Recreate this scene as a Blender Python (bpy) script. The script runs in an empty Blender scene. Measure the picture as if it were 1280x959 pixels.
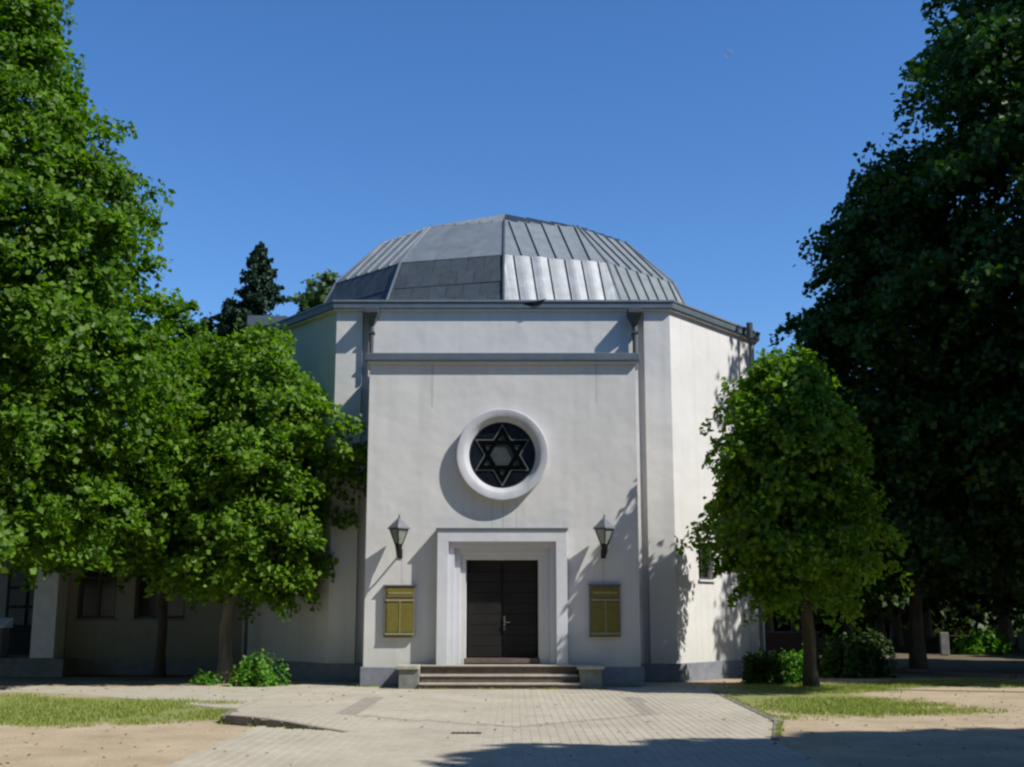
import bpy, math, random
import numpy as np
from mathutils import Vector, Matrix
R = math.radians
random.seed(7)
scene = bpy.context.scene
col = scene.collection

# ---------------------------------------------------------------- camera, sky, sun, exposure
cam_d = bpy.data.cameras.new('camera'); cam = bpy.data.objects.new('camera', cam_d); col.objects.link(cam)
cam.location = (0, 0, 1.57)
cam.rotation_euler = (math.pi/2 + math.atan(286.5/1500), 0, 0)
cam_d.sensor_width = 36; cam_d.lens = 36*1500/1280
cam_d.clip_end = 3000; cam_d.clip_start = 0.1
scene.camera = cam

SUN_AZ, SUN_EL = R(63.5), R(46)          # azimuth to the right of the facade's normal
SDIR = Vector((math.sin(SUN_AZ)*math.cos(SUN_EL), -math.cos(SUN_AZ)*math.cos(SUN_EL), math.sin(SUN_EL)))
world = bpy.data.worlds.new('World'); scene.world = world; world.use_nodes = True
wn = world.node_tree.nodes; wl = world.node_tree.links
bg = wn['Background']
sky = wn.new('ShaderNodeTexSky'); sky.sky_type = 'NISHITA'; sky.sun_disc = False
sky.sun_elevation = SUN_EL; sky.sun_rotation = math.atan2(SDIR.x, SDIR.y)
sky.altitude = 0; sky.air_density = 1.0; sky.dust_density = 0.2; sky.ozone_density = 5.0
hs = wn.new('ShaderNodeHueSaturation'); hs.inputs['Saturation'].default_value = 1.2; hs.inputs['Hue'].default_value = 0.506
wl.new(sky.outputs[0], hs.inputs['Color']); wl.new(hs.outputs[0], bg.inputs[0]); bg.inputs[1].default_value = 0.11
sun_d = bpy.data.lights.new('sun', 'SUN'); sun = bpy.data.objects.new('sun', sun_d); col.objects.link(sun)
sun_d.energy = 4.0; sun_d.angle = R(0.53); sun_d.color = (1.0, 0.96, 0.895)
sun.rotation_euler = SDIR.to_track_quat('Z', 'Y').to_euler()
sun.location = (30, -20, 40)
scene.view_settings.view_transform = 'Standard'; scene.view_settings.look = 'None'
scene.view_settings.gamma = 1; scene.view_settings.exposure = 0.55
scene.cycles.pixel_filter_type = 'BLACKMAN_HARRIS'; scene.cycles.filter_width = 2.4
scene.cycles.max_bounces = 6; scene.cycles.diffuse_bounces = 3; scene.cycles.transparent_max_bounces = 8
scene.cycles.use_denoising = True

X0 = -0.215          # the building's axis
# ---------------------------------------------------------------- helpers
def tag(o, label=None, cat=None, group=None, kind=None):
    if label: o['label'] = label
    if cat: o['category'] = cat
    if group: o['group'] = group
    if kind: o['kind'] = kind
    return o
def empty(name, loc=(0, 0, 0), label=None, cat=None, group=None):
    o = bpy.data.objects.new(name, None); col.objects.link(o); o.location = loc
    return tag(o, label, cat, group)
def link(name, me, parent=None, loc=(0, 0, 0)):
    o = bpy.data.objects.new(name, me); col.objects.link(o)
    if parent: o.parent = parent
    o.location = loc
    return o
def copy_tree(o, parent=None):
    c = o.copy(); col.objects.link(c); c.parent = parent
    for ch in list(o.children): copy_tree(ch, c)
    return c

class MB:
    def __init__(s): s.v = []; s.f = []
    def add(s, vs, fs):
        n = len(s.v); s.v += [tuple(v) for v in vs]; s.f += [tuple(i+n for i in f) for f in fs]; return s
    def box(s, x0, x1, y0, y1, z0, z1):
        return s.add([(x0,y0,z0),(x1,y0,z0),(x1,y1,z0),(x0,y1,z0),(x0,y0,z1),(x1,y0,z1),(x1,y1,z1),(x0,y1,z1)],
                     [(0,3,2,1),(4,5,6,7),(0,1,5,4),(1,2,6,5),(2,3,7,6),(3,0,4,7)])
    def prism(s, pts, z0, z1, bottom=True):        # pts counter-clockwise from above
        n = len(pts)
        vs = [(x,y,z0) for x,y in pts]+[(x,y,z1) for x,y in pts]
        fs = [(i,(i+1)%n,n+(i+1)%n,n+i) for i in range(n)] + [tuple(range(n,2*n))]
        if bottom: fs.append(tuple(range(n-1,-1,-1)))
        return s.add(vs, fs)
    def band(s, outer, inner, y0, y1):             # frame in the xz plane between two outlines
        n = len(outer)
        vs = [(x,y0,z) for x,z in outer]+[(x,y0,z) for x,z in inner]+[(x,y1,z) for x,z in outer]+[(x,y1,z) for x,z in inner]
        fs = []
        for i in range(n):
            j = (i+1)%n
            fs += [(i,j,n+j,n+i),(2*n+i,3*n+i,3*n+j,2*n+j),(i,2*n+i,2*n+j,j),(n+i,n+j,3*n+j,3*n+i)]
        return s.add(vs, fs)
    def slab_xz(s, pts, y0, y1):
        n = len(pts)
        vs = [(x,y0,z) for x,z in pts]+[(x,y1,z) for x,z in pts]
        return s.add(vs, [tuple(range(n)), tuple(range(2*n-1,n-1,-1))]+[(i,n+i,n+(i+1)%n,(i+1)%n) for i in range(n)])
    def tube(s, pts, rad, seg=8, cap=True):
        pts = [Vector(p) for p in pts]
        if not hasattr(rad, '__len__'): rad = [rad]*len(pts)
        rings = []
        for i, p in enumerate(pts):
            d = (pts[min(i+1,len(pts)-1)]-pts[max(i-1,0)]).normalized()
            a = d.cross(Vector((0,1,0)) if abs(d.y) < .9 else Vector((1,0,0))).normalized(); b = d.cross(a)
            rings.append([p+(a*math.cos(t)+b*math.sin(t))*rad[i] for t in [2*math.pi*k/seg for k in range(seg)]])
        vs = [v for r in rings for v in r]; fs = []
        for i in range(len(pts)-1):
            for k in range(seg):
                fs.append((i*seg+k,(i+1)*seg+k,(i+1)*seg+(k+1)%seg,i*seg+(k+1)%seg))
        if cap: fs += [tuple(range(seg)), tuple(len(vs)-1-k for k in range(seg))]
        return s.add(vs, fs)
    def lathe_y(s, prof, cx, cy, cz, seg=64):      # profile of (radius, y offset) round a y axis
        vs = []; fs = []
        for r, dy in prof:
            for k in range(seg):
                t = 2*math.pi*k/seg; vs.append((cx+r*math.cos(t), cy+dy, cz+r*math.sin(t)))
        for i in range(len(prof)-1):
            for k in range(seg):
                fs.append((i*seg+k, i*seg+(k+1)%seg, (i+1)*seg+(k+1)%seg, (i+1)*seg+k))
        return s.add(vs, fs)
    def panel(s, p0, p1, z0, z1, holes=(), depth=0.2):  # wall face from p0 to p1 (outside on the right-hand side), rectangular holes with reveals
        p0 = Vector(p0); p1 = Vector(p1); L = (p1-p0).length; d = (p1-p0)/L; n = Vector((d.y, -d.x))
        us = sorted({0, L, *[h[0] for h in holes], *[h[1] for h in holes]}); zs = sorted({z0, z1, *[h[2] for h in holes], *[h[3] for h in holes]})
        P = lambda u, z, k=0: ((p0+d*u-n*k).x, (p0+d*u-n*k).y, z)
        for i in range(len(us)-1):
            for j in range(len(zs)-1):
                uc = (us[i]+us[i+1])/2; zc = (zs[j]+zs[j+1])/2
                if any(h[0] < uc < h[1] and h[2] < zc < h[3] for h in holes): continue
                s.add([P(us[i],zs[j]),P(us[i+1],zs[j]),P(us[i+1],zs[j+1]),P(us[i],zs[j+1])],[(0,1,2,3)])
        for a, b, c, e in holes:
            q = [(a,c),(b,c),(b,e),(a,e)]
            for k in range(4):
                (u0,w0),(u1,w1) = q[k], q[(k+1)%4]
                s.add([P(u0,w0),P(u0,w0,depth),P(u1,w1,depth),P(u1,w1)],[(0,1,2,3)])
        return s
    def mesh(s, name, mats):
        me = bpy.data.meshes.new(name); me.from_pydata(s.v, [], s.f); me.update()
        for m in (mats if isinstance(mats, (list, tuple)) else [mats]): me.materials.append(m)
        return me
    def build(s, name, mat, parent=None, loc=(0,0,0), bevel=0, smooth=False):
        me = s.mesh(name, mat)
        if smooth:
            for p in me.polygons: p.use_smooth = True
        o = link(name, me, parent, loc)
        if bevel:
            b = o.modifiers.new('bevel', 'BEVEL'); b.width = bevel; b.segments = 2; b.limit_method = 'ANGLE'
        return o

# ---------------------------------------------------------------- materials
def new_mat(name):
    m = bpy.data.materials.new(name); m.use_nodes = True
    nt = m.node_tree; return m, nt, nt.nodes, nt.links, nt.nodes['Principled BSDF']
def N(nodes, kind, **kw):
    n = nodes.new(kind)
    for k, v in kw.items():
        if k.startswith('i_'): n.inputs[int(k[2:]) if k[2:].isdigit() else k[2:]].default_value = v
        else: setattr(n, k, v)
    return n
def coords(nodes, links, scale=(1,1,1), world=True):
    src = N(nodes, 'ShaderNodeNewGeometry').outputs['Position'] if world else N(nodes, 'ShaderNodeTexCoord').outputs['Object']
    mp = N(nodes, 'ShaderNodeMapping'); mp.inputs['Scale'].default_value = scale
    links.new(src, mp.inputs[0]); return mp.outputs[0]
def ramp(nodes, stops):
    r = nodes.new('ShaderNodeValToRGB'); e = r.color_ramp.elements
    while len(e) < len(stops): e.new(0.5)
    for k, (p, c) in enumerate(stops):
        e[k].position = p; e[k].color = (*c, 1) if len(c) == 3 else c
    return r
def rough_mat(name, c1, c2, scale=3, rough=0.85, bump=0.15, bscale=60, metal=0.0, spec=0.3, stretch=(1,1,1), island=0.0, detail=6):
    m, nt, nd, ln, bs = new_mat(name)
    co = coords(nd, ln, stretch)
    no = N(nd, 'ShaderNodeTexNoise'); no.inputs['Scale'].default_value = scale; no.inputs['Detail'].default_value = detail; no.inputs['Roughness'].default_value = .6
    ln.new(co, no.inputs['Vector'])
    rp = ramp(nd, [(.3, c1), (.7, c2)]); ln.new(no.outputs['Fac'], rp.inputs[0])
    out = rp.outputs[0]
    if island:
        g = N(nd, 'ShaderNodeNewGeometry'); oi = N(nd, 'ShaderNodeObjectInfo')
        ad = N(nd, 'ShaderNodeMath', operation='ADD'); ln.new(g.outputs['Random Per Island'], ad.inputs[0]); ln.new(oi.outputs['Random'], ad.inputs[1])
        fr = N(nd, 'ShaderNodeMath', operation='FRACT'); ln.new(ad.outputs[0], fr.inputs[0])
        mr = N(nd, 'ShaderNodeMapRange'); mr.inputs['To Min'].default_value = 1-island; mr.inputs['To Max'].default_value = 1+island
        ln.new(fr.outputs[0], mr.inputs[0])
        mu = N(nd, 'ShaderNodeVectorMath', operation='SCALE'); ln.new(out, mu.inputs[0]); ln.new(mr.outputs[0], mu.inputs['Scale']); out = mu.outputs[0]
    ln.new(out, bs.inputs['Base Color'])
    bs.inputs['Roughness'].default_value = rough; bs.inputs['Metallic'].default_value = metal; bs.inputs['Specular IOR Level'].default_value = spec
    if bump:
        n2 = N(nd, 'ShaderNodeTexNoise'); n2.inputs['Scale'].default_value = bscale; n2.inputs['Detail'].default_value = 4; ln.new(co, n2.inputs['Vector'])
        bp = N(nd, 'ShaderNodeBump'); bp.inputs['Strength'].default_value = bump; bp.inputs['Distance'].default_value = 0.02
        ln.new(n2.outputs['Fac'], bp.inputs['Height']); ln.new(bp.outputs[0], bs.inputs['Normal'])
    return m
def stucco_mat(name, base, streak=0.085):
    m, nt, nd, ln, bs = new_mat(name)
    big = N(nd, 'ShaderNodeTexNoise'); big.inputs['Scale'].default_value = .8; big.inputs['Detail'].default_value = 8; big.inputs['Roughness'].default_value = .65
    ln.new(coords(nd, ln), big.inputs['Vector'])
    st = N(nd, 'ShaderNodeTexNoise'); st.inputs['Scale'].default_value = 1; st.inputs['Detail'].default_value = 6
    ln.new(coords(nd, ln, (4.5, 4.5, .22)), st.inputs['Vector'])
    r1 = ramp(nd, [(.3, tuple(c*(1-streak) for c in base)), (.62, base), (.8, tuple(min(1, c*1.05) for c in base))]); ln.new(big.outputs['Fac'], r1.inputs[0])
    r2 = ramp(nd, [(.33, (1-streak*.7,)*3), (.55, (1,1,1))]); ln.new(st.outputs['Fac'], r2.inputs[0])
    mx = N(nd, 'ShaderNodeMix', data_type='RGBA', blend_type='MULTIPLY'); mx.inputs[0].default_value = 1
    ln.new(r1.outputs[0], mx.inputs[6]); ln.new(r2.outputs[0], mx.inputs[7])
    # rain-splash grime just over the plinth and algae near the foot of the wall
    ge = N(nd, 'ShaderNodeNewGeometry'); sx = N(nd, 'ShaderNodeSeparateXYZ'); ln.new(ge.outputs['Position'], sx.inputs[0])
    mr = N(nd, 'ShaderNodeMapRange'); mr.inputs['From Min'].default_value = .35; mr.inputs['From Max'].default_value = 1.3; mr.inputs['To Min'].default_value = 1; mr.inputs['To Max'].default_value = 0
    ln.new(sx.outputs['Z'], mr.inputs[0])
    mu = N(nd, 'ShaderNodeMath', operation='MULTIPLY'); ln.new(mr.outputs[0], mu.inputs[0]); ln.new(big.outputs['Fac'], mu.inputs[1])
    m2 = N(nd, 'ShaderNodeMix', data_type='RGBA', blend_type='MULTIPLY'); ln.new(mu.outputs[0], m2.inputs[0]); ln.new(mx.outputs[2], m2.inputs[6]); m2.inputs[7].default_value = (.72, .74, .66, 1)
    last = m2.outputs[2]
    for x0, wd, z0, z1, k in (() if name != 'white_stucco' else ((-.20,.018,3.4,4.05,.8),(-.44,.012,3.4,4.1,.88),(.10,.014,3.4,4.1,.86),(-2.42,.016,2.2,2.8,.85),(2.0,.016,2.2,2.8,.88),(1.9,.03,6.2,7.1,.93),(-1.8,.04,6.1,7.1,.94))):
        def mm(op, a, b=None, clamp=False):
            n = N(nd, 'ShaderNodeMath', operation=op, use_clamp=clamp)
            for q_, v_ in enumerate((a, b)):
                if v_ is None: continue
                if isinstance(v_, (int, float)): n.inputs[q_].default_value = v_
                else: ln.new(v_, n.inputs[q_])
            return n.outputs[0]
        near = mm('SUBTRACT', 1.0, mm('DIVIDE', mm('ABSOLUTE', mm('SUBTRACT', sx.outputs['X'], x0)), wd), True)
        zin = mm('MULTIPLY', mm('GREATER_THAN', sx.outputs['Z'], z0), mm('LESS_THAN', sx.outputs['Z'], z1))
        zin = mm('MULTIPLY', zin, mm('LESS_THAN', sx.outputs['Y'], 26.7))
        m4 = N(nd, 'ShaderNodeMix', data_type='RGBA', blend_type='MULTIPLY'); ln.new(mm('MULTIPLY', near, zin), m4.inputs[0]); ln.new(last, m4.inputs[6]); m4.inputs[7].default_value = (k*.8, k*.8, k*.78, 1); last = m4.outputs[2]
    ln.new(last, bs.inputs['Base Color'])
    bs.inputs['Roughness'].default_value = .92; bs.inputs['Specular IOR Level'].default_value = .2
    fi = N(nd, 'ShaderNodeTexNoise'); fi.inputs['Scale'].default_value = 55; fi.inputs['Detail'].default_value = 5; ln.new(coords(nd, ln), fi.inputs['Vector'])
    wv = N(nd, 'ShaderNodeTexNoise'); wv.inputs['Scale'].default_value = 1.6; wv.inputs['Detail'].default_value = 2; ln.new(coords(nd, ln), wv.inputs['Vector'])
    b1 = N(nd, 'ShaderNodeBump'); b1.inputs['Strength'].default_value = .35; b1.inputs['Distance'].default_value = .01; ln.new(fi.outputs['Fac'], b1.inputs['Height'])
    b2 = N(nd, 'ShaderNodeBump'); b2.inputs['Strength'].default_value = .35; b2.inputs['Distance'].default_value = .06; ln.new(wv.outputs['Fac'], b2.inputs['Height']); ln.new(b1.outputs[0], b2.inputs['Normal'])
    ln.new(b2.outputs[0], bs.inputs['Normal'])
    return m
def leaf_mat(name, dark, light, trans=0.35):
    m, nt, nd, ln, bs = new_mat(name)
    ge = N(nd, 'ShaderNodeNewGeometry')
    rp = ramp(nd, [(0, dark), (.75, light), (1, tuple(c*1.25 for c in light))]); ln.new(ge.outputs['Random Per Island'], rp.inputs[0])
    ln.new(rp.outputs[0], bs.inputs['Base Color']); bs.inputs['Roughness'].default_value = .5; bs.inputs['Specular IOR Level'].default_value = .22
    tr = N(nd, 'ShaderNodeBsdfTranslucent')
    hs = N(nd, 'ShaderNodeHueSaturation'); hs.inputs['Hue'].default_value = .48; hs.inputs['Value'].default_value = 1.5; hs.inputs['Saturation'].default_value = 1.2; hs.inputs['Hue'].default_value = 0.506
    ln.new(rp.outputs[0], hs.inputs['Color']); ln.new(hs.outputs[0], tr.inputs[0])
    mx = N(nd, 'ShaderNodeMixShader'); mx.inputs[0].default_value = trans
    ln.new(bs.outputs[0], mx.inputs[1]); ln.new(tr.outputs[0], mx.inputs[2]); ln.new(mx.outputs[0], nd['Material Output'].inputs[0])
    return m
def plain(name, c, rough=.5, metal=0, spec=.5):
    m, nt, nd, ln, bs = new_mat(name)
    bs.inputs['Base Color'].default_value = (*c, 1); bs.inputs['Roughness'].default_value = rough; bs.inputs['Metallic'].default_value = metal; bs.inputs['Specular IOR Level'].default_value = spec
    return m

M = {}
M['stucco'] = stucco_mat('white_stucco', (.62, .61, .585))
M['trim'] = stucco_mat('painted_trim', (.58, .59, .615), .06)
M['ring'] = stucco_mat('window_ring_plaster', (.50, .51, .525), .14)
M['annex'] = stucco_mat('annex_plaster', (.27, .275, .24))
M['plinth'] = rough_mat('grey_plinth', (.15, .16, .185), (.23, .24, .265), 5, .8, .25, 40)
M['step'] = rough_mat('step_stone', (.30, .28, .23), (.44, .41, .34), 6, .85, .25, 50)
M['cheek'] = rough_mat('weathered_concrete', (.14, .145, .13), (.25, .25, .22), 5, .9, .3, 40)
M['riser'] = rough_mat('brown_riser', (.10, .075, .06), (.17, .13, .10), 6, .85, .2, 50)
M['zinc'] = rough_mat('old_zinc_sheet', (.155, .18, .19), (.225, .25, .26), 3, .5, .06, 12, .25, .5, island=.07)
M['zinc_new'] = rough_mat('new_zinc_sheet', (.20, .22, .232), (.32, .34, .352), 3, .55, .2, 4, .1, .4, island=.09)
M['slate'] = rough_mat('dark_sheet', (.045, .058, .07), (.07, .085, .098), 6, .62, .1, 30, .0, .35, island=.1)
M['flash'] = rough_mat('grey_flashing', (.085, .115, .14), (.125, .155, .18), 3, .5, .05, 20, .2, .5)
M['pipe'] = rough_mat('dark_pipe', (.05, .06, .065), (.09, .10, .105), 5, .5, .05, 20, .2, .5)
M['door'] = rough_mat('dark_door_wood', (.011, .0105, .0095), (.02, .0185, .017), 4, .6, .2, 30, spec=.2); M['door_old'] = rough_mat('dark_door_wood_old', (.014, .012, .011), (.026, .022, .02), 4, .55, .2, 30, stretch=(.4, 1, 8))
M['brass'] = plain('dull_handle', (.08, .078, .07), .6, .2)
M['black'] = plain('black_iron', (.012, .0125, .012), .6, 0, .25)
M['star'] = plain('star_black', (.003, .004, .004), 1, 0, 0)
M['glass'] = plain('dark_glass', (.008, .012, .013), .12, 0, .3)
M['glass_teal'] = rough_mat('teal_glass', (.03, .045, .045), (.05, .068, .066), 8, .35, .1, 20, 0, .4)
M['glass_blue'] = rough_mat('blue_glass', (.005, .008, .011), (.010, .017, .026), 5, .25, .1, 20, 0, .4, island=.4)
M['lead'] = rough_mat('grey_lead', (.10, .115, .11), (.14, .16, .15), 8, .5, .05, 20, .1)
M['lampglass'] = rough_mat('frosted_lamp_glass', (.17, .20, .175), (.25, .285, .25), 8, .25, .05, 20, 0, .5)
M['lamproof'] = rough_mat('lantern_tin', (.13, .14, .155), (.19, .20, .215), 10, .45, .05, 20, .3)
M['board'] = rough_mat('board_frame', (.115, .11, .08), (.16, .15, .11), 8, .7, .1, 40)
M['ochre'] = rough_mat('ochre_panel', (.125, .107, .017), (.185, .158, .03), 9, .6, .1, 40)
M['ochre_pale'] = rough_mat('pale_ochre', (.25, .225, .11), (.32, .285, .15), 9, .6, .05, 40)
M['frame'] = plain('window_frame_dark', (.05, .05, .05), .5)
M['white'] = rough_mat('white_paint', (.60, .60, .57), (.72, .72, .70), 6, .6, .05, 30)
M['bark'] = rough_mat('bark', (.035, .03, .024), (.11, .098, .08), 6, .95, .9, 14, stretch=(1, 1, .25))
M['bark_grey'] = rough_mat('grey_bark', (.07, .065, .055), (.17, .16, .14), 6, .95, .8, 14, stretch=(1, 1, .25))
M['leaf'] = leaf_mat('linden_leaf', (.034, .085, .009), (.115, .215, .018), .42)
M['leaf_warm'] = leaf_mat('bright_linden_leaf', (.05, .11, .01), (.14, .25, .022), .45)
M['leaf_dark'] = leaf_mat('leaf_shade_painted', (.016, .042, .008), (.04, .095, .014), .28)  # darker leaf copy; shade of the right-hand trees and bushes painted in
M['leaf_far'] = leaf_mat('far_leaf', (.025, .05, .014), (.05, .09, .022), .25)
M['needle'] = leaf_mat('spruce_needle', (.012, .03, .016), (.03, .06, .03), .1)
M['birch'] = leaf_mat('pale_leaf', (.06, .10, .03), (.12, .17, .05), .3)
M['shrub'] = leaf_mat('bright_shrub_leaf', (.06, .16, .015), (.12, .27, .035), .4)
M['blade'] = leaf_mat('grass_blade', (.14, .20, .03), (.31, .35, .10), .3)
M['paver'] = rough_mat('paver', (.335, .30, .23), (.435, .395, .31), .7, .95, .2, 60, island=.05)
M['paver_dark'] = rough_mat('paver_border', (.25, .225, .18), (.31, .28, .225), 3, .9, .3, 60, island=.06)
M['joint'] = rough_mat('sandy_joint', (.33, .295, .225), (.40, .36, .28), 8, .95, .2, 60)
M['soil'] = rough_mat('kerb_concrete', (.16, .145, .125), (.24, .22, .19), 6, .95, .4, 40)
M['pathmat'] = rough_mat('path_sand', (.34, .305, .235), (.44, .40, .315), 2.2, .95, .35, 70)
M['brickdark'] = rough_mat('low_wall_brick', (.09, .05, .04), (.15, .085, .07), 6, .9, .3, 40, island=.2)
M['stone'] = rough_mat('pale_stone', (.12, .12, .115), (.19, .19, .18), 6, .9, .2, 40)

# ---------------------------------------------------------------- ground
def ground_mat():
    m, nt, nd, ln, bs = new_mat('sandy_ground_with_grass')
    ge = N(nd, 'ShaderNodeNewGeometry'); sp = N(nd, 'ShaderNodeSeparateXYZ'); ln.new(ge.outputs['Position'], sp.inputs[0])
    def noise(sc, det=6, ro=.6):
        n = N(nd, 'ShaderNodeTexNoise'); n.inputs['Scale'].default_value = sc; n.inputs['Detail'].default_value = det; n.inputs['Roughness'].default_value = ro
        ln.new(ge.outputs['Position'], n.inputs['Vector']); return n.outputs['Fac']
    def ma(op, a, b=None, clamp=False):
        n = N(nd, 'ShaderNodeMath', operation=op, use_clamp=clamp)
        for k, q in enumerate((a, b)):
            if q is None: continue
            if isinstance(q, (int, float)): n.inputs[k].default_value = q
            else: ln.new(q, n.inputs[k])
        return n.outputs[0]
    def blob(cx, cy, rx, ry):     # 1 inside an ellipse, soft edge
        dx = ma('DIVIDE', ma('SUBTRACT', sp.outputs['X'], cx), rx); dy = ma('DIVIDE', ma('SUBTRACT', sp.outputs['Y'], cy), ry)
        d = ma('SQRT', ma('ADD', ma('MULTIPLY', dx, dx), ma('MULTIPLY', dy, dy)))
        n = N(nd, 'ShaderNodeMapRange'); n.inputs['From Min'].default_value = 1.25; n.inputs['From Max'].default_value = .6; ln.new(d, n.inputs[0]); return n.outputs[0]
    sand = ramp(nd, [(.25, (.30, .24, .16)), (.5, (.43, .345, .23)), (.75, (.52, .43, .31))]); ln.new(noise(.9, 9, .7), sand.inputs[0])
    grass = ramp(nd, [(.3, (.15, .18, .05)), (.7, (.29, .29, .11))]); ln.new(noise(5, 6), grass.inputs[0])
    litter = ramp(nd, [(.3, (.07, .06, .04)), (.7, (.13, .115, .07))]); ln.new(noise(3, 6), litter.inputs[0])
    g = None
    for b in ((-8.6, 21.2, 4.6, 2.6), (-7.4, 19.4, 4.2, 1.7), (-11.5, 22.5, 3.5, 2.6), (5.4, 22.8, 1.7, 4.2), (6.6, 26.5, 2.2, 1.6), (9.5, 27.8, 1.8, 1.2), (-15, 20, 6, 4)):
        q = blob(*b); g = q if g is None else ma('MAXIMUM', g, q)
    nz = noise(1.6, 9, .72)
    gm = N(nd, 'ShaderNodeMapRange'); gm.inputs['From Min'].default_value = .42; gm.inputs['From Max'].default_value = .62
    ln.new(ma('ADD', ma('MULTIPLY', g, .5), ma('MULTIPLY', nz, .45)), gm.inputs[0])
    far = N(nd, 'ShaderNodeMapRange'); far.inputs['From Min'].default_value = 29.5; far.inputs['From Max'].default_value = 33; ln.new(ma('ADD', sp.outputs['Y'], ma('MULTIPLY', nz, 2)), far.inputs[0])
    m1 = N(nd, 'ShaderNodeMix', data_type='RGBA'); ln.new(ma('MULTIPLY', gm.outputs[0], ma('SUBTRACT', 1.0, ma('MULTIPLY', far.outputs[0], .6))), m1.inputs[0]); ln.new(sand.outputs[0], m1.inputs[6]); ln.new(grass.outputs[0], m1.inputs[7])
    m2 = N(nd, 'ShaderNodeMix', data_type='RGBA'); ln.new(ma('MULTIPLY', far.outputs[0], .85), m2.inputs[0]); ln.new(m1.outputs[2], m2.inputs[6]); ln.new(litter.outputs[0], m2.inputs[7])
    gr = ramp(nd, [(.3, (.74,.73,.70)), (.6, (1.04,1.03,1.02))]); ln.new(noise(22, 10, .8), gr.inputs[0])
    m3 = N(nd, 'ShaderNodeMix', data_type='RGBA', blend_type='MULTIPLY'); m3.inputs[0].default_value = 1; ln.new(m2.outputs[2], m3.inputs[6]); ln.new(gr.outputs[0], m3.inputs[7])
    ln.new(m3.outputs[2], bs.inputs['Base Color']); bs.inputs['Roughness'].default_value = .95; bs.inputs['Specular IOR Level'].default_value = .15
    bp = N(nd, 'ShaderNodeBump'); bp.inputs['Strength'].default_value = .5; bp.inputs['Distance'].default_value = .05; ln.new(noise(14, 8, .7), bp.inputs['Height']); ln.new(bp.outputs[0], bs.inputs['Normal'])
    return m
g = MB().add([(-900,-900,0),(900,-900,0),(900,1500,0),(-900,1500,0)], [(0,1,2,3)])
tag(g.build('ground', ground_mat()), kind='structure')

def smooth(a, b, x):
    t = min(1, max(0, (x-a)/(b-a))); return t*t*(3-2*t)
def plaza_z(x, y):          # the paved court lifts towards its left front corner
    return .012 + .105*smooth(-1.9, -3.7, x)*smooth(20.8, 17.8, y)
PLAZA = [(-3.3,4),(3.2,4),(3.3,15.6),(3.87,18.12),(4.08,25.1),(4.0,28.2),(-4.6,28.2),(-4.7,24.6),(-4.55,20.4),(-4.11,17.86),(-2.2,16.46),(-3.33,16.3)]
def inside(x, y, poly):
    c = False; j = len(poly)-1
    for i in range(len(poly)):
        (xi, yi), (xj, yj) = poly[i], poly[j]
        if (yi > y) != (yj > y) and x < (xj-xi)*(y-yi)/(yj-yi)+xi: c = not c
        j = i
    return c
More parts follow.
